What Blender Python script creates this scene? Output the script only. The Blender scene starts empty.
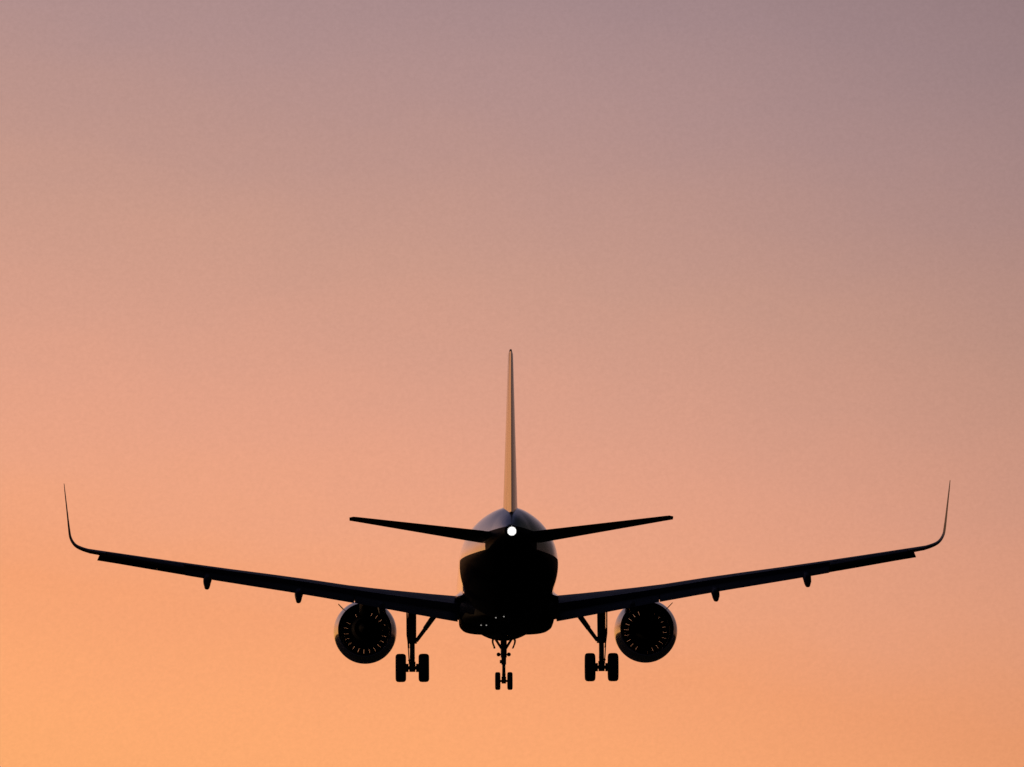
import bpy, bmesh, math, random
import numpy as np
from mathutils import Vector, Matrix
R = math.radians
scene = bpy.context.scene
COL = scene.collection

# ------------------------------------------------------------------ camera
FPX = 8662.0                      # focal length in pixels of the 1024 px wide frame
CAM_Z, CAM_PITCH = 1.7, 3.773     # a person with a long lens under the approach path
cam = bpy.data.cameras.new("camera"); cam_o = bpy.data.objects.new("camera", cam); COL.objects.link(cam_o)
cam.sensor_width = 36.0; cam.lens = FPX * 36.0 / 1024.0
cam.clip_start = 0.5; cam.clip_end = 60000.0
cam_o.location = (0, 0, CAM_Z); cam_o.rotation_euler = (R(90 + CAM_PITCH), 0, 0)
scene.camera = cam_o

# ------------------------------------------------------------------ sky, sun, exposure
SUN_AZ, SUN_EL = -48.0, 1.0       # sun on the horizon, ahead and well left of the frame
GLOW_AZ, GLOW_C = -32.0, 17.5     # centre of the afterglow; degrees of "height" lost going round to the dark side
NISHITA = 0.012
SIDE_AZ, SIDE_DIM, SIDE_SPAN, SKY_SHIFT = -0.5, 0.94, 17.0, 3.03
world = bpy.data.worlds.new("World"); scene.world = world; world.use_nodes = True
def lin(c):
    c = c / 255.0
    return c / 12.92 if c <= 0.04045 else ((c + 0.055) / 1.055) ** 2.4
SKY_RAMP = [  # angular height above the glow (deg), colour as seen (0-255)
    (0.0, (255, 146, 52)), (3.0, (255, 164, 76)), (5.5, (255, 177, 107)), (7.0, (255, 171, 115)), (7.7, (247, 164, 117)),
    (8.3, (241, 166, 130)), (8.9, (231, 163, 136)), (9.5, (218, 159, 138)), (10.2, (203, 154, 138)),
    (10.8, (190, 148, 139)), (11.5, (176, 142, 141)), (12.1, (165, 136, 139)), (14.0, (136, 117, 127)),
    (18.0, (94, 86, 106)), (28.0, (60, 60, 86)), (50.0, (36, 38, 62)), (90.0, (22, 25, 42)), (165.0, (12, 13, 22))]
def build_world():
    nt = world.node_tree; N = nt.nodes; L = nt.links; N.clear()
    def m(op, a, b=None, c=None):
        n = N.new("ShaderNodeMath"); n.operation = op
        for i, v in enumerate((a, b, c)):
            if v is None: continue
            if isinstance(v, (int, float)): n.inputs[i].default_value = v
            else: L.new(v, n.inputs[i])
        return n.outputs[0]
    tc = N.new("ShaderNodeTexCoord"); sp = N.new("ShaderNodeSeparateXYZ"); L.new(tc.outputs["Generated"], sp.inputs[0])
    x, y, z = sp.outputs
    elev = m('MULTIPLY', m('ARCSINE', m('MINIMUM', m('MAXIMUM', z, -1.0), 1.0)), 180 / math.pi)
    h = m('SQRT', m('MAXIMUM', m('ADD', m('MULTIPLY', x, x), m('MULTIPLY', y, y)), 1e-6))
    cosaz = m('DIVIDE', m('ADD', m('MULTIPLY', x, math.sin(R(GLOW_AZ))), m('MULTIPLY', y, math.cos(R(GLOW_AZ)))), h)
    away = m('MULTIPLY', m('SUBTRACT', 1.0, cosaz), GLOW_C)
    # faint uneven veils of dust in the air, plus fine mottling imitating film grain
    mp = N.new("ShaderNodeMapping"); mp.inputs["Scale"].default_value = (60, 60, 150); L.new(tc.outputs["Generated"], mp.inputs[0])
    nz = N.new("ShaderNodeTexNoise"); nz.inputs["Scale"].default_value = 1.0; nz.inputs["Detail"].default_value = 6; L.new(mp.outputs[0], nz.inputs[0])
    mp2 = N.new("ShaderNodeMapping"); mp2.inputs["Scale"].default_value = (2000, 2000, 2400); L.new(tc.outputs["Generated"], mp2.inputs[0])
    nz2 = N.new("ShaderNodeTexNoise"); nz2.inputs["Scale"].default_value = 1.0; nz2.inputs["Detail"].default_value = 4; nz2.inputs["Roughness"].default_value = .75; L.new(mp2.outputs[0], nz2.inputs[0])
    fine = m('ADD', 1.0, m('MULTIPLY', m('SUBTRACT', nz2.outputs[0], 0.5), 0.20))
    veil = m('MULTIPLY', m('SUBTRACT', nz.outputs[0], 0.5), 0.35)
    t = m('ADD', m('ADD', m('ADD', elev, SKY_SHIFT), away), veil)
    # the ramp is cubic-root spaced so that the low sky gets most of the stops
    tt = m('POWER', m('DIVIDE', m('MINIMUM', m('MAXIMUM', t, 0.0), 165.0), 165.0), 0.4)
    cr = N.new("ShaderNodeValToRGB"); cr.color_ramp.interpolation = 'LINEAR'
    el = cr.color_ramp.elements
    while len(el) < len(SKY_RAMP): el.new(0.5)
    for e, (d, c) in zip(el, SKY_RAMP):
        pass
    for i, (d, c) in enumerate(SKY_RAMP):
        el[i].position = (d / 165.0) ** 0.4
        el[i].color = (lin(c[0]), lin(c[1]), lin(c[2]), 1)
    L.new(tt, cr.inputs[0])
    sky = N.new("ShaderNodeTexSky"); sky.sky_type = 'NISHITA'; sky.sun_disc = False
    sky.sun_elevation = R(SUN_EL); sky.sun_rotation = R(SUN_AZ); sky.dust_density = 3.0
    b1 = N.new("ShaderNodeBackground"); b1.inputs[1].default_value = NISHITA; L.new(sky.outputs[0], b1.inputs[0])
    b2 = N.new("ShaderNodeBackground"); b2.inputs[1].default_value = 1.0; L.new(cr.outputs[0], b2.inputs[0])
    # the glow dims towards the right, away from the sun
    side = m('DIVIDE', m('ADD', m('MULTIPLY', x, math.cos(R(SIDE_AZ))), m('MULTIPLY', y, -math.sin(R(SIDE_AZ)))), h)
    sm = N.new("ShaderNodeMapRange"); sm.interpolation_type = 'SMOOTHSTEP'; L.new(side, sm.inputs[0])
    for i, v in ((1, 0.0), (2, math.sin(R(SIDE_SPAN))), (3, 0.97), (4, 0.97 * (1.0 - SIDE_DIM))): sm.inputs[i].default_value = v
    # the sky right over the sunset is brighter still
    hot = N.new("ShaderNodeMapRange"); hot.interpolation_type = 'SMOOTHSTEP'; L.new(t, hot.inputs[0])
    for i, v in ((1, 0.0), (2, 6.2), (3, 1.8), (4, 1.0)): hot.inputs[i].default_value = v
    L.new(m('MULTIPLY', m('MULTIPLY', sm.outputs[0], fine), hot.outputs[0]), b2.inputs[1])
    ad = N.new("ShaderNodeAddShader"); L.new(b1.outputs[0], ad.inputs[0]); L.new(b2.outputs[0], ad.inputs[1])
    out = N.new("ShaderNodeOutputWorld"); L.new(ad.outputs[0], out.inputs[0])
build_world()
sun = bpy.data.lights.new("sun", 'SUN'); sun.energy = 0.25; sun.angle = R(0.5); sun.color = (1.0, 0.58, 0.28)
sun_o = bpy.data.objects.new("sun", sun); COL.objects.link(sun_o)
S = Vector((math.sin(R(SUN_AZ)) * math.cos(R(SUN_EL)), math.cos(R(SUN_AZ)) * math.cos(R(SUN_EL)), math.sin(R(SUN_EL))))
sun_o.rotation_euler = S.to_track_quat('Z', 'Y').to_euler(); sun_o.location = S * 800
vs = scene.view_settings
vs.view_transform = 'Standard'; vs.look = 'None'; vs.exposure = 0.0; vs.gamma = 1.0; vs.use_curve_mapping = False

# ------------------------------------------------------------------ materials
def mat(name, base, rough=0.4, metal=0.0, coat=0.0, noise=0.0, nscale=3.0, spec=0.5):
    m = bpy.data.materials.new(name); m.use_nodes = True
    nt = m.node_tree; b = nt.nodes["Principled BSDF"]
    b.inputs["Base Color"].default_value = (*base, 1); b.inputs["Roughness"].default_value = rough
    b.inputs["Metallic"].default_value = metal; b.inputs["Coat Weight"].default_value = coat
    b.inputs["Coat Roughness"].default_value = 0.06; b.inputs["Specular IOR Level"].default_value = spec
    if noise:
        tc = nt.nodes.new("ShaderNodeTexCoord"); nz = nt.nodes.new("ShaderNodeTexNoise")
        nz.inputs["Scale"].default_value = nscale; nz.inputs["Detail"].default_value = 5
        nt.links.new(tc.outputs["Object"], nz.inputs["Vector"])
        cr = nt.nodes.new("ShaderNodeValToRGB")
        cr.color_ramp.elements[0].position = .3; cr.color_ramp.elements[1].position = .75
        cr.color_ramp.elements[0].color = (*[c * (1 - noise) for c in base], 1)
        cr.color_ramp.elements[1].color = (*[min(1, c * (1 + noise)) for c in base], 1)
        nt.links.new(nz.outputs[0], cr.inputs[0]); nt.links.new(cr.outputs[0], b.inputs["Base Color"])
        mr = nt.nodes.new("ShaderNodeMapRange"); mr.inputs["To Min"].default_value = rough * .8; mr.inputs["To Max"].default_value = rough * 1.25
        nt.links.new(nz.outputs[0], mr.inputs[0]); nt.links.new(mr.outputs[0], b.inputs["Roughness"])
    return m
def emit(name, col, strength):
    m = bpy.data.materials.new(name); m.use_nodes = True
    b = m.node_tree.nodes["Principled BSDF"]; b.inputs["Base Color"].default_value = (.8, .8, .8, 1)
    b.inputs["Emission Color"].default_value = (*col, 1); b.inputs["Emission Strength"].default_value = strength
    return m
def fuselage_finish():
    """Gloss paint: pale upper fuselage, navy belly and tail cone; the dark tone starts below a stepped line."""
    m = mat("fuselage_paint", (.55, .55, .57), .22, 0, .6)
    nt = m.node_tree; N = nt.nodes; L = nt.links; b = N["Principled BSDF"]
    tc = N.new("ShaderNodeTexCoord"); sp = N.new("ShaderNodeSeparateXYZ"); L.new(tc.outputs["Object"], sp.inputs[0])
    def m_(op, a, bb):
        n = N.new("ShaderNodeMath"); n.operation = op
        for i, v in enumerate((a, bb)):
            if isinstance(v, (int, float)): n.inputs[i].default_value = v
            else: L.new(v, n.inputs[i])
        return n.outputs[0]
    wl = N.new("ShaderNodeMapRange"); L.new(sp.outputs[1], wl.inputs[0])      # upper limit of the dark tone: high along the tail, low ahead of it
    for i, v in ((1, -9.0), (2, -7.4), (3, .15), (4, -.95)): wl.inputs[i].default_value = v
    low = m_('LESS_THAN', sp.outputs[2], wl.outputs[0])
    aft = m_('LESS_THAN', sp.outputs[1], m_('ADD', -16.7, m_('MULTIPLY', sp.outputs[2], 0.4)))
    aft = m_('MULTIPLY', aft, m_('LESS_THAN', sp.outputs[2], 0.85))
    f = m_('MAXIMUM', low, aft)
    nz = N.new("ShaderNodeTexNoise"); nz.inputs["Scale"].default_value = 1.3; nz.inputs["Detail"].default_value = 6; L.new(tc.outputs["Object"], nz.inputs[0])
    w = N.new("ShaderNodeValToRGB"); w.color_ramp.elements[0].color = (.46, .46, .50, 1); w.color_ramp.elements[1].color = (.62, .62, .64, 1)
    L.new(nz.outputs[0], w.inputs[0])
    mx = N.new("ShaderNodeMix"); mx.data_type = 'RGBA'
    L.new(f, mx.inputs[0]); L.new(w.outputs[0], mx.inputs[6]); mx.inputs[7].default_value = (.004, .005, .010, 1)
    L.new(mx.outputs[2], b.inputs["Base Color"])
    # the dark part is duller than the pale gloss
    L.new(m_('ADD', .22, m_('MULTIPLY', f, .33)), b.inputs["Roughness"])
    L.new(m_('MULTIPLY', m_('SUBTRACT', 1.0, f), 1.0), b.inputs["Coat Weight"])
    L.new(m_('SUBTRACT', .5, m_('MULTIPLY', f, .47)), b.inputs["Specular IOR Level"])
    # skin panels: very shallow lap joints and ripple
    br = N.new("ShaderNodeTexNoise"); br.inputs["Scale"].default_value = 2.2; L.new(tc.outputs["Object"], br.inputs[0])
    bp = N.new("ShaderNodeBump"); bp.inputs["Strength"].default_value = .05; bp.inputs["Distance"].default_value = .02
    L.new(br.outputs[0], bp.inputs["Height"]); L.new(bp.outputs[0], b.inputs["Normal"]); L.new(bp.outputs[0], b.inputs["Coat Normal"])
    return m
M = {
    'fus': fuselage_finish(),
    'navy': mat("navy_gloss_paint", (.014, .018, .05), .2, 0, .7, .25, 2),
    'fin': mat("tail_paint", (.06, .042, .038), .24, 0, .55, .15, 1.5),
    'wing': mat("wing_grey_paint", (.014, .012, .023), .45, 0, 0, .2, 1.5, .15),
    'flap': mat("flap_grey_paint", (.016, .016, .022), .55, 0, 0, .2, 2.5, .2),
    'dark': mat("dark_engine_metal", (.006, .006, .007), .75, 0, 0, .3, 6, .05),
    'blade': mat("fan_blade_metal", (.05, .045, .045), .5, .5, 0, .2, 8),
    'gear': mat("gear_steel", (.03, .03, .032), .55, .2, 0, .3, 6),
    'tyre': mat("tyre_rubber", (.015, .015, .016), .8, 0, 0, .3, 9),
    'rim': mat("wheel_rim_metal", (.14, .14, .15), .4, .8, 0, .2, 9),
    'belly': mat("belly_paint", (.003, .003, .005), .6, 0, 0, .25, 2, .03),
    'bay': mat("bay_dark_metal", (.02, .02, .02), .7, 0, 0, .3, 5),  # plain dark metal
    'tail_light': emit("tail_light_glass", (1, .98, .95), 7.0),
    'glow': emit("tail_lamp_halo", (1, .96, .92), .30),  # self-lit ring colour, imitates the halo of the tail lamp
    'glint': emit("belly_dot_emission", (1, .93, .85), .35),  # dim emission for the small dots added under the belly
}

# ------------------------------------------------------------------ mesh helpers (aircraft frame: x right, y ahead, z up, origin on the fuselage axis above the main gear)
def obj(name, bm, material, parent=None, smooth=35):
    bmesh.ops.recalc_face_normals(bm, faces=bm.faces)
    me = bpy.data.meshes.new(name); bm.to_mesh(me); bm.free()
    for p in me.polygons: p.use_smooth = True
    me.set_sharp_from_angle(angle=R(smooth))
    me.materials.append(material)
    o = bpy.data.objects.new(name, me); COL.objects.link(o)
    if parent: o.parent = parent
    return o
def loft(bm, rings, cap0=True, cap1=True):
    vr = [[bm.verts.new(p) for p in r] for r in rings]
    n = len(vr[0])
    for a, b in zip(vr, vr[1:]):
        for i in range(n):
            j = (i + 1) % n
            bm.faces.new((a[i], a[j], b[j], b[i]))
    if cap0: bm.faces.new(list(reversed(vr[0])))
    if cap1: bm.faces.new(vr[-1])
    return vr
def revolve(bm, prof, c, axis, n=64, closed=False):
    """prof: (along, radius) pairs spun round the axis through c."""
    a = Vector(axis).normalized(); u = a.orthogonal().normalized(); w = a.cross(u)
    rings = []
    for t, r in prof:
        rings.append([Vector(c) + a * t + (u * math.cos(k * 2 * math.pi / n) + w * math.sin(k * 2 * math.pi / n)) * max(r, 1e-4) for k in range(n)])
    if closed: rings.append(rings[0])
    if closed:
        vr = [[bm.verts.new(p) for p in r] for r in rings[:-1]]; vr.append(vr[0])
        for p, q in zip(vr, vr[1:]):
            for i in range(n):
                j = (i + 1) % n; bm.faces.new((p[i], p[j], q[j], q[i]))
    else: loft(bm, rings)
def tube(bm, p, q, r0, r1=None, n=16):
    p = Vector(p); q = Vector(q); r1 = r0 if r1 is None else r1
    revolve(bm, [(0, r0), ((q - p).length, r1)], p, q - p, n)
def plate(bm, pts, n, th):
    """flat outline pts given thickness th along n"""
    n = Vector(n).normalized() * th / 2
    loft(bm, [[Vector(p) - n for p in pts], [Vector(p) + n for p in pts]])
def ball(bm, c, r, sx=1, sy=1, sz=1):
    m4 = Matrix.Translation(c) @ Matrix.Diagonal((sx, sy, sz, 1))
    bmesh.ops.create_uvsphere(bm, u_segments=24, v_segments=14, radius=r, matrix=m4)
def pchip(xs, ys, x):
    xs = np.array(xs, float); ys = np.array(ys, float); h = np.diff(xs); d = np.diff(ys) / h
    mm = np.zeros_like(ys); mm[0], mm[-1] = d[0], d[-1]
    for i in range(1, len(xs) - 1):
        if d[i - 1] * d[i] > 0:
            w1 = 2 * h[i] + h[i - 1]; w2 = h[i] + 2 * h[i - 1]
            mm[i] = (w1 + w2) / (w1 / d[i - 1] + w2 / d[i])
    i = np.clip(np.searchsorted(xs, x) - 1, 0, len(h) - 1); t = (x - xs[i]) / h[i]
    return ((2 * t**3 - 3 * t**2 + 1) * ys[i] + (t**3 - 2 * t**2 + t) * h[i] * mm[i] + (-2 * t**3 + 3 * t**2) * ys[i + 1] + (t**3 - t**2) * h[i] * mm[i + 1])
def foil(t, x0=0.0, x1=1.0, camber=.015, n=12):
    """closed airfoil outline between two chord fractions: (chord fraction, height / chord)"""
    def half(x): return 5 * t * (.2969 * math.sqrt(max(x, 0)) - .1260 * x - .3516 * x * x + .2843 * x**3 - .1020 * x**4)
    xs = [x0 + (x1 - x0) * (1 - math.cos(k / n * math.pi / 2)) for k in range(n + 1)]
    cam_ = lambda x: camber * 4 * x * (1 - x)
    up = [(x, cam_(x) + half(x)) for x in reversed(xs)]
    lo = [(x, cam_(x) - half(x)) for x in (xs[1:] if x0 == 0 else xs)]
    return up + lo
def section(s, x, yle, zle, chord, inc, t, x0=0, x1=1, cant=0, camber=.015, n=12):
    """one airfoil ring on side s (+1 right): leading edge point, chord, incidence (nose up), thickness, cant of the thickness direction"""
    ci, si = math.cos(R(inc)), math.sin(R(inc)); nx, nz = -math.sin(R(cant)), math.cos(R(cant))
    return [Vector((s * (x + nx * h * chord), yle - f * chord * ci + h * chord * si * nz, zle - f * chord * si * nz + nz * h * chord * ci)) for f, h in foil(t, x0, x1, camber, n)]

# ------------------------------------------------------------------ the setting
bm = bmesh.new()
g = 30000.0
vsq = [bm.verts.new(p) for p in ((-g, -g, 0), (g, -g, 0), (g, g, 0), (-g, g, 0))]; bm.faces.new(vsq)
ground = obj("ground", bm, mat("airfield_grass", (.035, .045, .02), .95, 0, 0, .4, .02, .2))
ground["kind"] = "structure"

# ------------------------------------------------------------------ the airliner
plane = bpy.data.objects.new("airliner", None); COL.objects.link(plane)
plane["label"] = "dark twin-engine jet airliner seen from behind, wheels down, landing against the orange sunset sky"
plane["category"] = "airplane"

# fuselage: y, half width, top, bottom
FUS = [(17.72, .03, -.50, -.56), (17.45, .48, -.08, -1.0), (16.9, .86, .30, -1.33), (16.1, 1.25, .85, -1.62), (15.0, 1.60, 1.55, -1.86), (13.8, 1.83, 1.92, -2.0),
       (12.3, 1.95, 2.05, -2.06), (11.0, 1.975, 2.07, -2.07), (-5.5, 1.975, 2.07, -2.07), (-7.5, 1.97, 2.07, -1.98), (-9.5, 1.91, 2.06, -1.68), (-11.5, 1.77, 2.03, -1.28),
       (-13.5, 1.52, 1.97, -.84), (-15.5, 1.20, 1.84, -.40), (-17.2, .88, 1.62, -.02), (-18.6, .58, 1.36, .24), (-19.5, .37, 1.10, .38), (-19.86, .28, .96, .42)]
fy = [f[0] for f in FUS][::-1]
def fus_at(y): return [float(pchip(fy, [f[k] for f in FUS][::-1], y)) for k in (1, 2, 3)]
def zwide(y): return float(np.interp(-y, [6, 10, 14, 17.2, 18.6, 19.86], [0, .08, .10, .16, .45, .69]))
ys = list(np.linspace(17.72, 11, 26)) + list(np.linspace(9, -5, 10)) + list(np.linspace(-6, -19.86, 44))
rings = []
NF = 72
for y in ys:
    w, zt, zb = fus_at(y); c = (zt + zb) / 2 if y > -5.5 else zwide(y)
    rings.append([Vector((w * math.cos(a), y, c + ((zt - c) if math.sin(a) > 0 else (c - zb)) * math.sin(a))) for a in [2 * math.pi * k / NF for k in range(NF)]])
w, zt, zb = fus_at(-19.86); c, h = (zt + zb) / 2, (zt - zb) / 2
for sc, y in ((.82, -19.87), (.78, -19.4)):
    rings.append([Vector((w * sc * math.cos(a), y, c + h * sc * math.sin(a))) for a in [2 * math.pi * k / NF for k in range(NF)]])
bm = bmesh.new(); loft(bm, rings)
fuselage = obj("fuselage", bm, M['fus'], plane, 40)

# belly fairing over the wing root and gear bays
bm = bmesh.new(); rings = []
for y, w, zb, zt in ((7.6, .9, -1.95, -1.6), (6.8, 1.45, -2.07, -1.2), (5.6, 1.85, -2.13, -.95), (4.0, 1.92, -2.15, -.9), (0.5, 1.92, -2.16, -.9), (-2.0, 1.9, -2.14, -.95), (-3.6, 1.72, -2.08, -1.1), (-5.2, 1.3, -2.02, -1.4), (-6.4, .7, -1.9, -1.6)):
    ring = []
    for k in range(48):
        a = 2 * math.pi * k / 48; e = 2 / 4.4
        ca, sa = math.cos(a), math.sin(a); c, h = (zb + zt) / 2, (zt - zb) / 2
        ring.append(Vector((w * math.copysign(abs(ca) ** e, ca), y, c + h * math.copysign(abs(sa) ** e, sa))))
    rings.append(ring)
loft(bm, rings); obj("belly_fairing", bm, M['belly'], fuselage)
# fillets where the wing's upper skin runs into the fuselage
for s in (-1, 1):
    bm = bmesh.new(); rings = []
    for y, x, z, r in ((6.2, 1.72, -.9, .08), (4.5, 1.80, -.74, .17), (2.0, 1.83, -.68, .21), (-.5, 1.85, -.74, .21), (-2.4, 1.83, -.86, .16), (-3.8, 1.78, -.96, .08)):
        rings.append([Vector((s * p[0], y, p[1])) for p in
                      ((x - .35, z + r * 1.1), (x + .02, z + r * .95), (x + r * .25, z + r * .35), (x + r * .62, z - r * .02), (x + r * 1.2, z - r * .38), (x + r * 1.25, z - r * .9), (x - .35, z - r * .9))])
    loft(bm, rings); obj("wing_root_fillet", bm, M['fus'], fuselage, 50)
# added emissive dots, then antennas, under the belly
for x, y, z in ((-.19, -7.5, -2.00), (-.50, -6.6, -2.0), (-1.06, -3.0, -2.125), (-.85, -3.0, -2.128)):
    bm = bmesh.new(); ball(bm, (x, y, z), .022, 1.3, 1, .9); obj("belly_dot", bm, M['glint'], fuselage)
for y, h_ in ((-2.2, .28), (-7.8, .3), (8.5, .3)):
    w, zt, zb = fus_at(y); zb = min(zb, -2.3) if -5 < y < 6 else zb
    bm = bmesh.new(); plate(bm, [(0, y + .22, zb + .05), (0, y - .15, zb + .05), (0, y - .22, zb - h_), (0, y - .05, zb - h_)], (1, 0, 0), .03)
    if y < 8: obj("blade_antenna", bm, M['navy'], fuselage)
    else: bm.free()
bm = bmesh.new(); revolve(bm, [(0, .20), (.3, .19), (.3, .15), (.05, .15)], (0, -19.42, .69), (0, -1, 0), 32)
obj("exhaust_pipe", bm, M['dark'], fuselage)
bm = bmesh.new(); ball(bm, (0, -19.92, .67), .10, 1, .6, 1)
obj("tail_light", bm, M['tail_light'], fuselage)
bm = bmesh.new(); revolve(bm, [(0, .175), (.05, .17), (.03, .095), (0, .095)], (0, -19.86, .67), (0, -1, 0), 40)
obj("tail_light_halo", bm, M['glow'], fuselage)  # glowing ring added around the lamp to imitate its halo

# fin and rudder
def fin_sec(z):
    t = (z - 1.3) / (7.71 - 1.3)
    return -12.6 + t * (-17.55 + 12.6), (1 - t) * 6.0 + t * 1.9
def fin_ring(z, x0, x1, n=12):
    yle, ch = fin_sec(z); th = .098 if z < 7.6 else .085
    return [Vector((h * ch, yle - f * ch, z)) for f, h in foil(th, x0, x1, 0, n)]
bm = bmesh.new(); loft(bm, [fin_ring(z, 0, .70) for z in (1.3, 3, 5, 7.55)] + [[Vector((v.x * .55, v.y + (.06), v.z + .12)) for v in fin_ring(7.59, .03, .70)]])
fin = obj("fin", bm, M['fin'], plane, 40)
bm = bmesh.new(); loft(bm, [fin_ring(z, .705, 1) for z in (1.50, 3, 5, 7.60)]); obj("rudder", bm, M['fin'], fin, 40)
bm = bmesh.new()   # dorsal fairing in front of and beside the fin foot
rings = []
for y, w, z in ((-9.6, .03, 2.04), (-11.0, .10, 2.08), (-12.4, .22, 2.12), (-14.0, .30, 2.04), (-15.2, .30, 1.92), (-16.2, .24, 1.77), (-17.2, .1, 1.50)):
    zt = fus_at(y)[1]
    rings.append([Vector((-w - .16, y, zt - .16)), Vector((-w * .75, y, zt - .02 + (z - zt) * .45)), Vector((-w * .5 - .01, y, z)), Vector((w * .5 + .01, y, z)), Vector((w * .75, y, zt - .02 + (z - zt) * .45)), Vector((w + .16, y, zt - .16))])
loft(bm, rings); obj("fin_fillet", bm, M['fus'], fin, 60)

# horizontal stabilisers
for s in (-1, 1):
    def st(x, x0, x1, n=12, th=.105):
        t = (x - 1.0) / 5.2; ch = 3.85 * (1 - t) + 1.35 * t; zc = .70 + .60 * t; inc = -2.0
        return section(s, x, -14.55 - 3.0 * t, zc + .5 * ch * math.sin(R(inc)), ch, inc, th, x0, x1, 0, -.005, n)
    bm = bmesh.new()
    loft(bm, [st(x, 0, .68) for x in (.55, 2, 4, 6.05)] + [[Vector((v.x + s * .1, v.y, v.z * .6 + .4 * 1.24)) for v in st(6.1, .03, .68)]])
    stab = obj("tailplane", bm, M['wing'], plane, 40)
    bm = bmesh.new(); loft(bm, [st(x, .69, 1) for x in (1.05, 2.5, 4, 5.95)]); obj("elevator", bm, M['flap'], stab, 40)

# wings
WX = [1.2, 2.0, 6.4, 16.9]
WLE = [6.1, 5.7, 3.35, -2.05]; WTE = [-1.6, -1.6, -1.5, -3.6]
ZX = [1.2, 2.3, 5.2, 8.4, 11.7, 14.5, 16.9]; ZC = [-1.40, -1.26, -.84, -.33, .14, .56, .93]
def wing_at(x):
    le = float(np.interp(x, WX, WLE)); te = float(np.interp(x, WX, WTE)); zc = float(pchip(ZX, ZC, x))
    inc = float(np.interp(x, [1.2, 6.4, 16.9], [3.3, 1.8, .6])); th = float(np.interp(x, [1.2, 6.4, 16.9], [.135, .118, .105]))
    ch = le - te
    return le, zc + .5 * ch * math.sin(R(inc)), ch, inc, th
def wsec(s, x, x0=0, x1=1, n=14):
    le, zle, ch, inc, th = wing_at(x); return section(s, x, le, zle, ch, inc, th, x0, x1, 0, .018, n)
def wpoint(x, f, dz=0):
    """a point on the chord line"""
    le, zle, ch, inc, th = wing_at(x); return Vector((x, le - f * ch * math.cos(R(inc)), zle - f * ch * math.sin(R(inc)) + dz))
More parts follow.
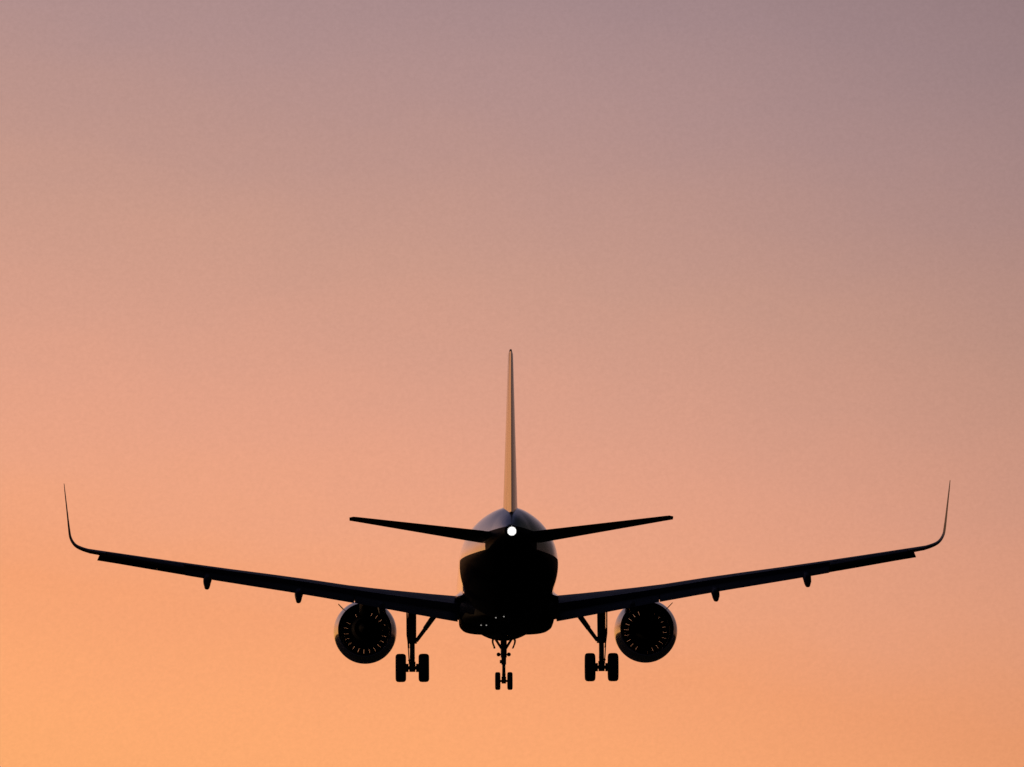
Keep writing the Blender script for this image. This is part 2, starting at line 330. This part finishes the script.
for s in (-1, 1):
    bm = bmesh.new()
    loft(bm, [wsec(s, x, 0, .80) for x in (1.2, 2, 3, 4.2, 5.3, 6.4, 8, 9.6, 11.2, 12.8, 14.4, 16.05)] + [wsec(s, x, 0, 1.0) for x in (16.08, 16.5, 16.78)])
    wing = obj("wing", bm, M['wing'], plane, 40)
    # upswept winglet: path of (x, z, leading edge y, chord, cant, thickness)
    bm = bmesh.new(); rings = []
    WP = np.array(((16.78, .925, -2.02, 1.57, 9, .10), (17.03, 1.0, -2.2, 1.5, 18, .098), (17.28, 1.12, -2.42, 1.40, 38, .092), (17.43, 1.30, -2.66, 1.28, 62, .088), (17.505, 1.50, -2.88, 1.18, 78, .082),
                                   (17.535, 1.77, -3.1, 1.08, 83, .075), (17.60, 2.52, -3.6, .84, 84, .058), (17.66, 3.2, -4.05, .62, 84, .055), (17.685, 3.52, -4.32, .36, 84, .06)))
    ks = np.arange(len(WP)); fine_k = np.linspace(0, len(WP) - 1, 33)
    for x, z, le, ch, cant, th in zip(*[[float(pchip(ks, WP[:, q], k)) for k in fine_k] for q in range(6)]):
        rings.append(section(s, x, le, z, ch, 0, th, 0, 1, cant, .01, 10))
    loft(bm, rings); obj("winglet", bm, M['wing'], wing, 40)
    # trailing-edge flaps, drooped
    for xa, xb, d in ((1.99, 6.12, (10, 12)), (6.15, 12.9, (12.5, 20))):
        bm = bmesh.new(); rr = []
        for x in np.linspace(xa, xb, 6):
            le, zle, ch, inc, th = wing_at(x); c = float(np.interp(x, [2, 6, 13], [1.62, 1.22, .78]))
            p = wpoint(x, .80); p.z -= .02 * ch * .6
            rr.append(section(s, x, p.y + .10, p.z - .03, c + .1, float(np.interp(x, [xa, xb], d)) + inc, .15, 0, 1, 0, .02, 10))
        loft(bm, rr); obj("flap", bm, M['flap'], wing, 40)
    bm = bmesh.new(); rr = []
    for x in np.linspace(12.95, 16.02, 4):
        le, zle, ch, inc, th = wing_at(x); p = wpoint(x, .795)
        rr.append(section(s, x, p.y, p.z + .012, ch * .21, inc + 6, .20, 0, 1, 0, .02, 8))
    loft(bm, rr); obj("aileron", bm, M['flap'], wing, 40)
    # leading-edge slats: one inboard of the engine, four outboard, drooped ahead of the wing
    for xa, xb in ((2.5, 5.2), (6.45, 8.995), (9.0, 11.545), (11.55, 14.095), (14.1, 16.42)):
        bm = bmesh.new(); rr = []
        for x in np.linspace(xa, xb, 4):
            le, zle, ch, inc, th = wing_at(x); c = float(np.interp(x, [2, 6.4, 16.9], [.75, .62, .46])); drop = float(np.interp(x, [2, 6.4, 16.9], [.26, .24, .23]))
            # drooped shell, its nose lowest
            r_ = section(s, x, le + .32, zle - drop, c + .08, -24, .27, 0, 1, 0, .05, 10)
            if x > 16.3:      # raked outer end, lower edge reaching further out
                zt = max(v.z for v in r_)
                for v in r_: v.x += s * (.55 * (zt - v.z) - .08)
            rr.append(r_)
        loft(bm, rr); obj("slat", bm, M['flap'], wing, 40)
    # canoe fairings over the flap tracks
    for x, ln in ((8.37, 2.5), (12.02, 2.0), (5.05, 2.2)):
        p = wpoint(x, .62); bm = bmesh.new(); rings = []
        L_ = ln; small = x == 5.05
        for t, w, dz, h in ((0, .02, -.15, .02), (.12, .10, -.22, .12), (.35, .145, -.34, .22), (.62, .14, -.48, .26), (.85, .125, -.58, .26), (.97, .115, -.64, .22), (1.0, .08, -.66, .14)):
            cx = Vector((s * x, p.y - t * L_, p.z + dz * (.85 if small else 1)))
            rings.append([cx + Vector((w * math.copysign(abs(math.cos(a)) ** .7, math.cos(a)) * (1 if math.sin(a) < 0 else 1.2), 0, h * math.copysign(abs(math.sin(a)) ** .8, math.sin(a)))) for a in [2 * math.pi * k / 20 for k in range(20)]])
        loft(bm, rings); obj("flap_track_fairing", bm, M['flap'], wing, 50)

# engines
EX, EZ = 5.75, -2.0
rnd = random.Random(4)
for s in (-1, 1):
    c0 = (s * EX, 0, EZ)
    bm = bmesh.new()   # open cowl: outer skin, nozzle lip, bypass duct, inlet
    outer = [(3.15, 1.095), (3.5, 1.14), (4.0, 1.205), (4.5, 1.262), (5.0, 1.292), (5.6, 1.294), (6.2, 1.262), (6.8, 1.17), (7.15, 1.08), (7.28, 1.0)]
    inner = [(7.2, .93), (6.9, .90), (6.3, .93), (5.6, .98), (4.8, 1.03), (4.0, 1.06), (3.4, 1.055), (3.15, 1.06)]
    revolve(bm, outer + [(t, r + .012) for t, r in inner], c0, (0, 1, 0), 96, closed=True)
    eng = obj("engine_nacelle", bm, M['navy'], plane, 40)
    bm = bmesh.new(); revolve(bm, [(t, r + .006) for t, r in inner[:-1]] + [(3.17, 1.066)] + [(t, r) for t, r in [(3.17, 1.06)] + inner[:-1][::-1]], c0, (0, 1, 0), 96, closed=True)
    obj('bypass_duct', bm, M['dark'], eng, 40)
    bm = bmesh.new()   # core cowl, core nozzle and plug
    revolve(bm, [(5.2, .44), (4.6, .56), (3.9, .63), (3.2, .62), (2.6, .53), (2.05, .42), (2.04, .38), (2.3, .37), (2.3, .30), (1.9, .24), (1.5, .12), (1.36, .02)], c0, (0, 1, 0), 64)
    obj("core_cowl", bm, M['dark'], eng, 40)
    bm = bmesh.new()   # spinner
    revolve(bm, [(5.4, .40), (5.8, .36), (6.2, .22), (6.42, .03)], c0, (0, 1, 0), 40); obj("spinner", bm, M['dark'], eng)
    # fan: one blade row, the slits between the blades let specks of sky through
    bm = bmesh.new(); nb = 22
    for k in range(nb):
        a0 = 2 * math.pi * k / nb + s * .07; pit = 2 * math.pi / nb
        for r0, r1, g0, g1 in ((.38, .64, 0, .0), (.64, .72, .0, 1), (.72, .86, 1, 1), (.86, .93, 1, 0), (.93, .985, 0, 0)):
            gw = (.002 + .006 * rnd.random())
            pts = []
            for r, gf in ((r0, g0), (r1, g1)):
                ga = gw * gf / r
                for e, dy in ((-.5, .0), (.5, -.0)):
                    a = a0 + e * (pit * 1.004 - (ga if gf else -pit * .03))
                    pts.append(Vector((s * EX + r * math.cos(a), 5.45 + dy * s, EZ + r * math.sin(a))))
            q = [pts[0], pts[1], pts[3], pts[2]]
            loft(bm, [q, [p + Vector((0, .006, 0)) for p in q]])
    obj("fan", bm, M['blade'], eng, 30)
    bm = bmesh.new()   # outlet guide vanes behind the fan
    nv = 24
    for k in range(nv):
        a = 2 * math.pi * k / nv + .03
        rad = Vector((math.cos(a), 0, math.sin(a))); tn = Vector((-math.sin(a), 0, math.cos(a)))
        pts = [Vector((s * EX, 4.75, EZ)) + rad * .55 + tn * 0, Vector((s * EX, 4.75, EZ)) + rad * 1.04, Vector((s * EX, 4.4, EZ)) + rad * 1.05, Vector((s * EX, 4.4, EZ)) + rad * .56]
        plate(bm, pts, tn, .012)
    obj("guide_vanes", bm, M['blade'], eng, 30)
    bm = bmesh.new()   # pylon
    rings = []
    for y, zt, zb, w in ((6.3, -.72, -.95, .05), (5.4, -.58, -1.0, .17), (4.2, -.62, -1.3, .22), (3.0, -.72, -1.5, .22), (1.6, -.85, -1.42, .2), (.3, -.95, -1.25, .12), (-.5, -1.0, -1.1, .03)):
        rings.append([Vector((s * EX - w, y, zb + .05)), Vector((s * EX - w, y, zt)), Vector((s * EX + w, y, zt)), Vector((s * EX + w, y, zb + .05)), Vector((s * EX + w * .5, y, zb)), Vector((s * EX - w * .5, y, zb))])
    loft(bm, rings); obj("pylon", bm, M['dark'], eng, 50)
    bm = bmesh.new()   # strake on the outboard shoulder
    d = Vector((s * math.cos(R(46)), 0, math.sin(R(46)))); o0 = Vector((s * EX, 0, EZ))
    plate(bm, [o0 + Vector((0, 6.1, 0)) + d * 1.2, o0 + Vector((0, 5.2, 0)) + d * 1.57, o0 + Vector((0, 4.7, 0)) + d * 1.57, o0 + Vector((0, 4.6, 0)) + d * 1.2], d.cross(Vector((0, 1, 0))), .03)
    obj("strake", bm, M['navy'], eng)

# landing gear
def wheel(parent, c, r, w):
    """tyre with its rim below it"""
    bm = bmesh.new(); h = w / 2
    prof = [(-h * .55, r * .52), (-h * .9, r * .62), (-h, r * .78), (-h * .93, r * .895), (-h * .68, r * .98), (-h * .3, r), (0, r * .997), (h * .3, r), (h * .68, r * .98), (h * .93, r * .895), (h, r * .78), (h * .9, r * .62), (h * .55, r * .52)]
    revolve(bm, prof, c, (1, 0, 0), 48, closed=True); t = obj("tyre", bm, M['tyre'], parent, 40)
    bm = bmesh.new()
    revolve(bm, [(-h * .62, r * .3), (-h * .6, r * .54), (-h * .3, r * .50), (h * .3, r * .50), (h * .6, r * .54), (h * .62, r * .3)], c, (1, 0, 0), 40)
    obj("wheel_rim", bm, M['rim'], parent, 40)
for s in (-1, 1):
    X, ZW = s * 3.82, -3.70
    bm = bmesh.new()
    tube(bm, (X, .15, -1.0), (X, .02, -2.62), .17, .165, 24)          # outer cylinder
    tube(bm, (X, .02, -2.55), (X, .02, -2.72), .19, .19, 24)          # collar
    tube(bm, (X, .02, -2.7), (X, 0, -3.75), .105, .105, 20)           # piston
    tube(bm, (X, 0, -3.45), (X, 0, -3.86), .135, .125, 20)
    tube(bm, (X - .62, 0, ZW), (X + .62, 0, ZW), .075, .075, 16)      # axle
    for d in (-.2, .2): tube(bm, (X + d - .05, 0, ZW), (X + d + .05, 0, ZW), .17, .17, 24)   # brake packs
    strut = obj("main_gear_strut", bm, M['gear'], plane, 40)
    for d in (-.465, .465): wheel(strut, (X + d, 0, ZW), .575, .43)
    bm = bmesh.new()   # folding side stay
    tube(bm, (s * 3.66, .02, -2.62), (s * 3.26, .02, -2.08), .075, .085); tube(bm, (s * 3.30, .02, -2.12), (s * 2.80, .02, -1.42), .10, .12)
    ball(bm, (s * 3.28, .02, -2.1), .10); obj("side_brace", bm, M['gear'], strut, 40)
    bm = bmesh.new()   # torque link behind the leg
    for zz in ((-2.66, -.38, -3.12), (-3.6, -.38, -3.12)):
        plate(bm, [(X - .09, -.08, zz[0]), (X + .09, -.08, zz[0]), (X + .05, zz[1], zz[2]), (X - .05, zz[1], zz[2])], (0, .8, .6), .05)
    tube(bm, (X - s * .1 + 0, -.1, -3.28), (X + s * .16, -.12, -3.42), .035); obj("torque_link", bm, M['gear'], strut)
    bm = bmesh.new()   # leg door on the outboard side
    plate(bm, [(X + s * .215, .55, -1.2), (X + s * .215, -.45, -1.2), (X + s * .21, -.42, -2.35), (X + s * .14, -.2, -2.9), (X + s * .14, .2, -2.9), (X + s * .21, .5, -2.35)], (1, 0, 0), .05)
    obj("gear_door", bm, M['navy'], strut)
    bm = bmesh.new()   # hydraulic lines
    tube(bm, (X + s * .19, -.05, -2.2), (X + s * .16, -.06, -2.9), .025); tube(bm, (X + s * .16, -.06, -2.9), (X + s * .12, -.05, -3.55), .022); obj("brake_hose", bm, M['tyre'], strut)
# nose gear
Y, ZW = 12.64, -3.735
bm = bmesh.new()
tube(bm, (0, Y, -1.85), (0, Y, -2.75), .135, .13, 20); tube(bm, (0, Y, -2.7), (0, Y, -3.05), .105, .1, 20); tube(bm, (0, Y, -3.0), (0, Y, -3.78), .07, .07, 16)
tube(bm, (0, Y, -3.55), (0, Y, -3.84), .10, .09, 16); tube(bm, (-.36, Y, ZW), (.36, Y, ZW), .05, .05, 12)
tube(bm, (-.1, Y - .12, -2.86), (-.1, Y - .12, -3.0), .07, .07, 10)
nose = obj("nose_gear_strut", bm, M['gear'], plane, 40)
for d in (-.255, .255): wheel(nose, (d, Y, ZW), .375, .224)
bm = bmesh.new()
for s in (-1, 1): tube(bm, (s * .40, Y + .5, -1.86), (s * .06, Y, -2.42), .05, .055)
obj("drag_brace", bm, M['gear'], nose)
bm = bmesh.new()
plate(bm, [(-.08, Y - .1, -2.8), (.08, Y - .1, -2.8), (.05, Y - .34, -3.15), (-.05, Y - .34, -3.15)], (0, .8, .6), .04)
plate(bm, [(-.05, Y - .34, -3.15), (.05, Y - .34, -3.15), (.08, Y - .08, -3.5), (-.08, Y - .08, -3.5)], (0, .8, -.6), .04)
obj("torque_link", bm, M['gear'], nose)
for s in (-1, 1):
    bm = bmesh.new(); revolve(bm, [(-.07, .05), (-.03, .075), (.04, .085), (.06, .08)], (s * .215, Y + .05, -2.62), (0, 1, 0), 20)
    tube(bm, (s * .215, Y + .02, -2.62), (s * .1, Y, -2.62), .022, .022, 8); obj("taxi_light", bm, M['gear'], nose)
    bm = bmesh.new()
    pr = [(.30, -1.92), (.40, -1.99), (.43, -2.10), (.415, -2.2), (.35, -2.36)]
    loft(bm, [[Vector((s * (x + o), yy, z + o * .3)) for x, z in pr for o in (0,)] + [Vector((s * (x + .08), yy, z + .02)) for x, z in reversed(pr)] for yy in (Y - .65, Y + .65)])
    obj("nose_gear_door", bm, M['navy'], nose)

# ------------------------------------------------------------------ put the airliner on final approach
D, EL, AZ = 350.0, 2.5, -0.036
PITCH, YAW, ROLL = EL - 3.0, 0.59, -0.25
plane.location = (math.sin(R(AZ)) * math.cos(R(EL)) * D, math.cos(R(AZ)) * math.cos(R(EL)) * D, CAM_Z + math.sin(R(EL)) * D)
plane.rotation_mode = 'QUATERNION'
rot = Matrix.Rotation(R(YAW - AZ), 4, 'Z') @ Matrix.Rotation(R(PITCH), 4, 'X') @ Matrix.Rotation(R(ROLL), 4, 'Y')
plane.rotation_quaternion = rot.to_quaternion()
